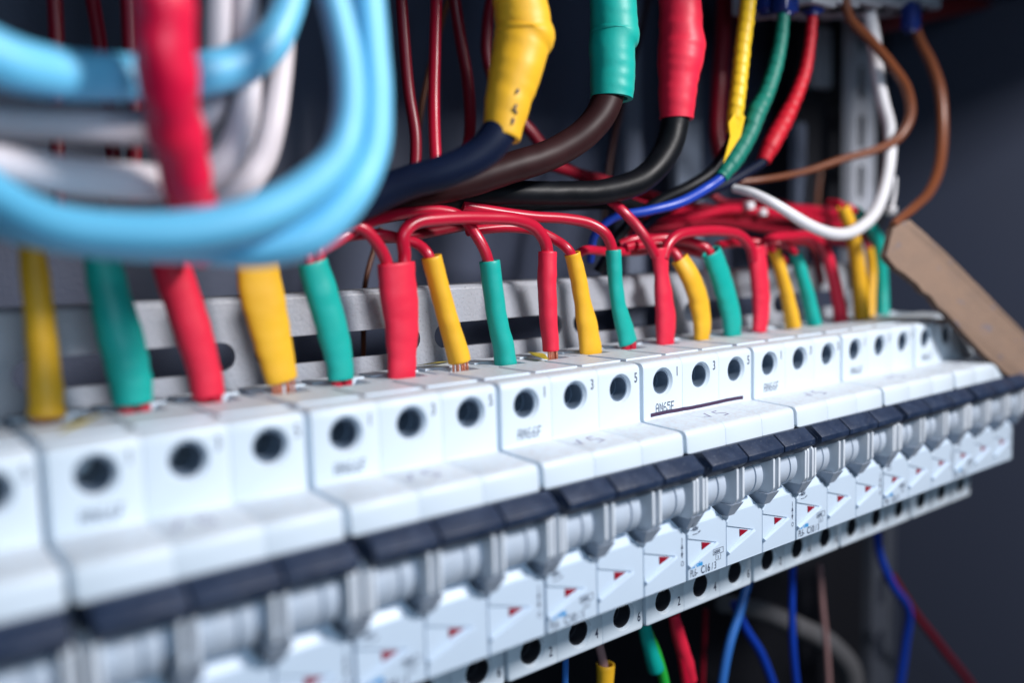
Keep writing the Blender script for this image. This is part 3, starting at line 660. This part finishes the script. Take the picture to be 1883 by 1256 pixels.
# taped cables
def taped(colour, tp, cab, cmat, label, y, pitch, ferr=True):
    p = at(tp[0][0], tp[0][1], y); root = empty('taped_cable', p); tag(root, label, 'cable', 'taped cables')
    core = [(a, b_, y+dy, w_*.72) for a, b_, dy, w_ in tp]
    t0 = tp[-1][1]
    tube('cable', [(tp[0][0]+2, tp[0][1]-50, y, tp[0][3]*.7)]+core+[q for q in cab if q[1] > t0+8], cmat, root, seg=20)
    tube('tape', [(a, b_, y+dy, w_) for a, b_, dy, w_ in tp], TAPE[colour], root, seg=24, step=.5, tape=.30, pitch=pitch, lump=.05, lumpscale=.25)
    return root
rk = taped('yellow', [(1377, -30, 0, 29), (1374, 20, 0, 30), (1366, 80, 0, 30), (1360, 140, 0, 30), (1353, 200, 0, 30), (1347, 245, 1, 26)],
      [(1350, 220, 28, 22), (1338, 275, 30, 23), (1310, 315, 32, 24), (1265, 345, 35, 24), (1210, 372, 40, 22), (1150, 420, 46, 20), (1100, 500, 52, 20)], BLACKC, 'black cable spirally wrapped in yellow tape with a loose tape end', 28, 3.9)
# loose end of the yellow tape, a folded strip with thickness
fl = MB(); Pq = [at(1358, 195, 26.5), at(1370, 215, 26), at(1362, 250, 26), at(1330, 300, 26), at(1343, 250, 26.3), at(1340, 225, 26.3)]
fl.add(Pq+[q+Vector((.25, .5, .1)) for q in Pq], [(0, 1, 2, 3, 4, 5), (11, 10, 9, 8, 7, 6)]+[(i, (i+1) % 6, 6+(i+1) % 6, 6+i) for i in range(6)])
rel(fl.obj('tape_flap', TAPE['yellow'], smooth=False), rk)
taped('green', [(1441, 25, 0, 22), (1436, 70, 0, 25), (1426, 120, 0, 28), (1408, 175, 0, 30), (1392, 205, 0, 36), (1378, 245, 0, 32), (1352, 290, 1, 34), (1326, 326, 2, 26)],
      [(1443, -20, 26, 18), (1441, 40, 26, 18), (1430, 110, 26, 18), (1340, 310, 28, 18), (1300, 345, 30, 19), (1250, 372, 32, 19), (1190, 388, 36, 18), (1130, 400, 42, 16), (1095, 430, 48, 15), (1085, 480, 54, 14)], BLUEW, 'blue cable wrapped in shiny green tape, middle one of the taped three', 26, 4.5)
taped('red', [(1494, 30, 0, 18), (1489, 80, 0, 20), (1480, 130, 0, 23), (1462, 180, 0, 26), (1440, 225, 0, 32), (1420, 262, 0, 34), (1404, 295, 1, 26)],
      [(1496, -20, 30, 15), (1492, 60, 30, 15), (1410, 280, 32, 19), (1375, 315, 34, 19), (1330, 340, 38, 19), (1270, 365, 44, 18), (1210, 395, 50, 17), (1150, 450, 56, 16)], NAVYC, 'dark cable wrapped in glossy red tape, rightmost of the taped three', 30, 4.5)

# ------------------------------------------------------------------ terminal block and wires at the top right
def at_z(px, py, z):
    d = fw + rt*((px-941.5)/FPX) - up*((py-628)/FPX)
    return CAM + d*((z-CAM.z)/d.z)
b = MB()
blk = empty('terminal_block', (250, 30, 162)); tag(blk, 'grey terminal block at the top right, seen from below', 'terminal block')
zb = 166
for k in range(6):
    xa = 228+17*k
    b.ext(rounded([(24, zb+k*2.3, 1), (24, zb+36, 0), (62, zb+36, 0), (62, zb+3+k*2.3, 1)]), xa, xa+16.6, .4, .4)
rel(b.obj('block_housing', BLOCKM), blk)
b = MB()
for k in range(6):
    xa = 228+17*k; b.box(xa+4, xa+12, 28, 33, zb+k*2.3-.9, zb+k*2.3+.2)
rel(b.obj('clamp_opening', DARKM, smooth=False), blk)
G = 'blue ferrule collars under the terminal block'
def collar(px, py, y, wpx, hpx, lb):
    p = at(px, py, y); k = depth(p)/FPX; r = wpx*k/2; h = hpx*k
    m = MB(); m.ext(rounded([(p.x-r, p.z-h/2, r*.3), (p.x+r, p.z-h/2, r*.3), (p.x+r, p.z+h/2, r*.2), (p.x-r, p.z+h/2, r*.2)]), p.y-r*.8, p.y+r*.8, r*.3, r*.3, axis='y')
    m.cyl((p.x, p.y, p.z-h/2-.8), (p.x, p.y, p.z-h/2+.4), r*.7, 20)
    tag(m.obj('ferrule_collar', FERR), lb, 'ferrule', G)
collar(1410, 4, 34, 42, 34, 'leftmost dark blue ferrule collar, touching the top edge of the picture')
collar(1444, 6, 26, 42, 36, 'blue ferrule collar on the green taped cable')
collar(1494, 6, 30, 38, 36, 'blue ferrule collar on the red taped cable')
collar(1675, 30, 24, 32, 50, 'blue ferrule collar on the outer brown wire')
cable('white_wire', [(1598, 20, 30, 24), (1606, 70, 30, 26), (1612, 120, 30, 23), (1622, 180, 30, 22), (1636, 240, 30, 22), (1633, 315, 28, 22), (1612, 385, 24, 22), (1575, 422, 20, 22), (1535, 430, 16, 22), (1485, 412, 14, 21), (1430, 378, 18, 19), (1385, 355, 26, 17), (1350, 346, 34, 15)],
      WHITEW, 'white wire hanging in a deep loop at the right', 'wire')
G = 'brown wires from the terminal block'
cable('brown_wire', [(1553, -10, 24, 17), (1562, 30, 24, 17), (1600, 72, 23, 18), (1640, 120, 22, 18), (1668, 165, 22, 18), (1674, 210, 22, 18), (1655, 250, 24, 17), (1610, 275, 28, 15), (1550, 292, 34, 14), (1480, 315, 40, 12), (1400, 330, 46, 11), (1340, 335, 52, 10)],
      BROWNW, 'inner brown wire curling back to the left in front of the white wire', 'wire', G)
cable('brown_wire', [(1680, 30, 24, 17), (1690, 70, 24, 18), (1712, 115, 23, 19), (1728, 165, 22, 20), (1733, 230, 20, 20), (1728, 300, 16, 20), (1710, 350, 10, 19), (1682, 380, 4, 18), (1655, 402, 2, 16), (1642, 412, 2, 13)],
      BROWNW, 'outer brown wire hanging at the far right, reaching down to the cardboard', 'wire', G)
p0 = at(1600, 46, 70); p1 = at(1860, -12, 70)
tag(tube_w('red_bar', [p0-Vector((0, 0, 0)), (p0+p1)/2, p1], [5.2, 5.0, 4.8], BARRED, flat=.5, seg=20, step=4), 'dark red bar slanting up at the top right corner', 'busbar')
# cable-tie heads at the back
G = 'white cable ties'
def tie(px, py, y, s, lb, pin=None):
    p = at(px, py, y); k = depth(p)/FPX*s; m = MB()
    m.ext(rounded([(p.x-k, p.z-k*.8, k*.4), (p.x+k, p.z-k*.8, k*.4), (p.x+k, p.z+k*.8, k*.4), (p.x-k, p.z+k*.8, k*.4)]), p.y-k*.7, p.y+k*.7, k*.2, k*.2, axis='y')
    o = tag(m.obj('cable_tie', WHITEW), lb, 'cable tie', G)
    if pin:
        q = at(pin[0], pin[1], y); t = tube_w('tie_tail', [p, (p+q)/2+Vector((.8, 0, 0)), q], [k*.45, k*.4, k*.35], WHITEW, flat=.4, seg=10); t.parent = o
tie(1402, 390, 54, 8, 'white cable tie head on the dull red wires, beside the blue wire'); tie(1378, 378, 52, 9, 'larger white cable tie head at the start of the white wire')
tie(1640, 388, 26, 10, 'white cable tie head with a stiff tail, above the cardboard', pin=(1648, 325))

# upright perforated strut at the right and what stands beside it
def strut(name, px0, px1, y, py_top, py_bot, slots, lb, mat, grp=None, wmm=None):
    a = at(px0, (py_top+py_bot)/2, y); c = at(px1, (py_top+py_bot)/2, y)
    zt = at((px0+px1)/2, py_top, y).z; zb_ = at((px0+px1)/2, py_bot, y).z
    base = MB(); base.box(a.x, c.x, y, y+2, zb_, zt)
    cu = MB(); xm = (a.x+c.x)/2
    for q in slots:
        z = at((px0+px1)/2, q, y).z
        o_ = [(xm+3.6*math.cos(t), z+(6 if math.sin(t) > 0 else -6)+3.6*math.sin(t)) for t in [2*math.pi*i/20+.01 for i in range(20)]]
        cu.ext(o_, y-3, y+5, 0, 0, axis='y')
    if slots: base = boolean(base, cu, 'st')
    base.box(a.x, a.x+1.5, y+2.1, y+4.5, zb_, zt); base.box(c.x-1.5, c.x, y+2.1, y+4.5, zb_, zt)
    if slots:
        for e in (a.x+.2, c.x-2.2): base.box(e, e+2, y-1.2, y-.02, zb_, zt)
    return tag(base.obj(name, mat, ang=30), lb, 'strut', grp)
strut('perforated_strut', 1563, 1606, 88, -60, 560, (-20, 62, 150, 242, 335, 428), 'upright grey strut with oval holes behind the white wire', STRUTM, 'upright struts')
b = MB(); pa = at(1462, 200, 110); pc = at(1628, 200, 110); b.box(pa.x, pc.x, 108, 113, at(1500, 420, 110).z, at(1500, -60, 110).z)
tag(b.obj('dark_duct', DARKM, smooth=False), 'black upright duct left of the perforated strut', 'duct')
b = MB(); pa = at(1500, 80, 104); pc = at(1530, 80, 104); b.ext(rounded([(pa.x, at(1515, 160, 104).z, 1), (pc.x, at(1515, 160, 104).z, 1), (pc.x, at(1515, 48, 104).z, 1), (pa.x, at(1515, 48, 104).z, 1)]), 104, 109, .3, .3, axis='y')
tag(b.obj('relay_cover', STRUTM), 'dim grey block hanging in front of the black duct', 'relay')
strut('plain_strut', 1246, 1290, 128, -80, 600, (), 'plain pale upright strut on the back wall behind the knotted red sleeve', M('pale_strut_paint', (.22, .27, .36), .45, mott=.2, mscale=30), 'upright struts')
strut('plain_strut', 1150, 1180, 134, -80, 600, (), 'narrow upright strut on the back wall behind the green sheathed cable', M('slate_strut_paint', (.15, .18, .25), .45, mott=.2, mscale=30), 'upright struts')
strut('plain_strut', 1466, 1482, 100, 225, 560, (), 'slim upright edge strip beside the black duct', M('dim_edge_paint', (.09, .11, .16), .5), 'upright struts')

# ------------------------------------------------------------------ cardboard strip
ca = [at(1644, 412, 2), at(1673, 404, 0), at(1734, 458, -6), at(1800, 526, -12), at(1900, 628, -22), at(1960, 690, -28), at(1960, 800, -30), at(1890, 722, -22), at(1800, 640, -14), at(1710, 545, -6), at(1638, 482, 0), at(1630, 468, 1)]
rnd = random.Random(11)
def ragged(P, n=6, a=.5):
    out = []
    for i in range(len(P)):
        p, q = P[i], P[(i+1) % len(P)]
        for k in range(n):
            t = k/n; out.append(p.lerp(q, t)+Vector((rnd.uniform(-a, a), 0, rnd.uniform(-a, a)))*(1 if 5 <= i <= 10 else .18))
    return out
R0 = ragged(ca); nn = len(R0)
nrm = Vector((-.15, .93, -.25)).normalized()*2.4
cb = MB(); cb.add(R0+[q+nrm for q in R0], [tuple(range(nn)), tuple(range(nn, 2*nn))[::-1]])
cen = sum(R0, Vector())/nn
crd = empty('cardboard_strip', cen); tag(crd, 'brown cardboard strip with a torn edge, hanging at the right over the last breaker', 'cardboard')
rel(cb.obj('cardboard_face', CARD, smooth=False), crd)
ed = MB(); ed.add([q*.9995+cen*.0005+nrm*.02 for q in R0]+[q+nrm*.98 for q in R0], [(i, (i+1) % nn, nn+(i+1) % nn, nn+i) for i in range(nn)])
rel(ed.obj('torn_edge', CARDE, smooth=False), crd)

# ------------------------------------------------------------------ foreground cables
G = 'thick light blue cables in the foreground'
cable('blue_cable', [(-160, 210, 6, 84), (-80, 300, 2, 84), (0, 368, -4, 84), (90, 412, -10, 84), (210, 430, -15, 84), (340, 428, -20, 84), (460, 402, -24, 82), (560, 350, -26, 76), (622, 285, -27, 66), (642, 210, -27, 60), (640, 120, -27, 58), (622, 30, -27, 56), (600, -60, -27, 56)],
      BLUEC, 'front light blue cable making the big bottom loop, its right end rising steeply', 'cable', G, seg=28, step=2)
cable('blue_cable', [(-160, 300, 18, 60), (-40, 390, 10, 60), (80, 430, 2, 60), (220, 448, -6, 62), (360, 452, -12, 66), (480, 456, -18, 72), (570, 432, -22, 76), (640, 365, -24, 72), (682, 280, -24, 66), (690, 180, -24, 62), (684, 80, -24, 60), (672, -60, -24, 60)],
      BLUEC, 'outer light blue cable bulging below and right of the front loop', 'cable', G, seg=28, step=2)
cable('blue_cable', [(-200, 20, -16, 104), (-80, 70, -13, 104), (10, 112, -10, 100), (110, 135, -5, 92), (230, 142, 0, 86), (340, 140, 2, 84), (430, 122, 2, 80), (490, 85, 2, 72), (522, 30, 2, 64), (540, -60, 2, 64)],
      BLUEC, 'upper light blue cable crossing behind the thick red cable', 'cable', G, seg=28, step=2)
G = 'thick white cables in the foreground'
cable('white_cable', [(-160, 215, 12, 66), (0, 222, 12, 68), (140, 226, 12, 68), (270, 236, 12, 68), (340, 232, 12, 62), (385, 200, 12, 56), (398, 140, 12, 52), (400, 60, 12, 50), (402, -60, 12, 50)],
      WHITEC, 'upper white cable passing level behind the thick red cable', 'cable', G, seg=24, step=2)
cable('white_cable', [(-160, 270, 6, 66), (0, 300, 6, 68), (120, 322, 6, 70), (250, 334, 6, 70), (360, 330, 6, 64), (418, 292, 6, 58), (446, 230, 6, 54), (456, 150, 8, 50), (454, 50, 10, 48), (450, -60, 10, 48)],
      WHITEC, 'middle white cable curving up right of the thick red cable', 'cable', G, seg=24, step=2)
cable('white_cable', [(200, 400, 20, 56), (340, 392, 14, 56), (430, 355, 10, 54), (478, 300, 10, 52), (500, 230, 10, 50), (512, 150, 12, 48), (520, 60, 14, 46), (522, -60, 14, 46)],
      WHITEC, 'rightmost white cable emerging from behind the blue loop', 'cable', G, seg=24, step=2)
rc = tube('red_cable', [(290, -60, -18, 118), (296, 0, -18, 116), (304, 70, -17, 112), (312, 150, -15, 104), (322, 230, -12, 100), (338, 310, -8, 92), (356, 380, -2, 86), (372, 430, 6, 76), (372, 462, 14, 60), (350, 462, 22, 50)],
      BIGRED, seg=30, step=1., lump=.16, lumpscale=.13, tape=.12, pitch=6, seed=4)
tag(rc, 'thick red tape-wrapped cable dropping in front of the white cables at the left', 'cable')

# ------------------------------------------------------------------ wires under the breakers
def lower_pipe(name, path, mat, lb, grp='wires under the breakers', sl=None, **k):
    if not sl: return cable(name, path, mat, lb, 'wire', grp, **k)
    p = at(path[0][0], path[0][1], path[0][2]); r_ = empty(name, p); tag(r_, lb, 'wire', grp)
    tube('wire', path, mat, r_, **k); tube('sleeve', sl[0], sl[1], r_, hollow=True, seg=24, lump=.05)
    return r_
lower_pipe('sleeved_wire', [(1094, 1130, 28, 17), (1100, 1180, 28, 17), (1110, 1225, 28, 17), (1114, 1300, 28, 17)], PINKW, 'pinkish wire going into an open yellow sleeve at the bottom edge',
           sl=([(1113, 1222, 28, 35), (1112, 1260, 28, 32), (1108, 1320, 28, 32)], SH['yellow']))
lower_pipe('sleeved_wire', [(1178, 1130, 28, 16), (1206, 1200, 28, 20), (1222, 1260, 28, 20), (1228, 1320, 28, 20)], GREENW, 'bright green wire in a green sleeve below the row',
           sl=([(1182, 1140, 28, 24), (1192, 1185, 28, 27), (1206, 1232, 28, 31)], SH['green']))
lower_pipe('sleeved_wire', [(1240, 1120, 28, 16), (1252, 1200, 28, 18), (1266, 1300, 28, 18)], RWIRE, 'red sleeved wire below the row, right of the green one',
           sl=([(1238, 1130, 28, 22), (1250, 1180, 28, 27), (1262, 1220, 28, 28), (1270, 1252, 28, 24)], SH['red']))
lower_pipe('red_wire', [(1298, 1120, 60, 9), (1294, 1200, 60, 9), (1290, 1300, 60, 9)], DRED, 'thin dark red wire below the row')
lower_pipe('blue_wire', [(1042, 1150, 28, 13), (1040, 1210, 28, 13), (1038, 1320, 28, 13)], LBLUEW, 'leftmost blue wire below the row')
lower_pipe('blue_wire', [(1378, 1060, 30, 17), (1362, 1120, 30, 17), (1340, 1190, 30, 18), (1322, 1300, 30, 18)], LBLUEW, 'blue wire below the row slanting down to the left')
lower_pipe('blue_wire', [(1350, 1110, 40, 17), (1370, 1155, 40, 17), (1400, 1205, 40, 17), (1432, 1300, 40, 17)], BLUEW, 'blue wire below the row slanting down to the right behind another')
lower_pipe('blue_wire', [(1459, 1020, 32, 13), (1456, 1110, 32, 13), (1458, 1190, 32, 14), (1468, 1300, 32, 14)], BLUEW, 'straight blue wire hanging below the marked C10 breaker')
lower_pipe('blue_wire', [(1612, 960, 34, 14), (1618, 1020, 34, 15), (1640, 1075, 34, 16), (1670, 1125, 36, 16), (1664, 1190, 40, 15), (1650, 1300, 44, 15)], BLUEW, 'bent dark blue wire at the right below the row')
lower_pipe('red_wire', [(1640, 1060, 50, 12), (1680, 1125, 50, 13), (1730, 1190, 50, 14), (1800, 1290, 50, 14)], DRED, 'dark red wire slanting to the lower right')
lower_pipe('pink_wire', [(1508, 1040, 50, 9), (1512, 1110, 50, 10), (1520, 1190, 50, 10), (1526, 1300, 50, 10)], PINKW, 'thin pinkish wire hanging below the row')
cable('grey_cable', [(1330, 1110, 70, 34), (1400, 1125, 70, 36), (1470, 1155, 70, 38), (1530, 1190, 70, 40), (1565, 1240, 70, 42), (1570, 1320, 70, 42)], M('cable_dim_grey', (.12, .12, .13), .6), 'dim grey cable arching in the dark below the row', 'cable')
strut('perforated_strut', 1598, 1640, 78, 960, 1400, (1000, 1090, 1190, 1290), 'lower grey strut with oval holes in the dark under the row', M('strut_shade_painted', (.07, .08, .105), .5), 'upright struts')  # darker copy of the strut grey; shade under the row is in the colour

b = MB(); b.box(20, 476, 138, 148, -330, -35)  # black sheet added to stand for the shade on the lower wall
tag(b.obj('added_dark_panel', DARKM, smooth=False), 'wide black panel added as painted shade behind the lower wires', 'shade panel')

# ------------------------------------------------------------------ scraps lying on the breakers
def scrap(pts, z, w_, mat, lb, curl=0.):
    P = [at_z(a, b_, z+c) for a, b_, c in pts]
    tag(tube_w('tape_scrap', P, [w_*(.4 if i in (0, len(P)-1) else 1) for i in range(len(P))], mat, flat=.18, seg=14, step=.5), lb, 'scrap', 'scraps on the breaker tops')
scrap([(768, 672, .3), (795, 668, .7), (830, 664, .4)], 40.5, 1.1, OLIVE, 'flat yellow scrap lying at the foot of the straight yellow sleeve')
scrap([(975, 648, 1.0), (990, 652, .9), (1005, 660, .3)], 40.8, 2.0, OLIVE, 'curled olive scrap lying left of the slim red sleeve')
scrap([(110, 795, .3), (140, 780, .6), (185, 762, .3)], 40.5, 1.0, OLIVE, 'blurred yellow scrap on the nearest breaker')
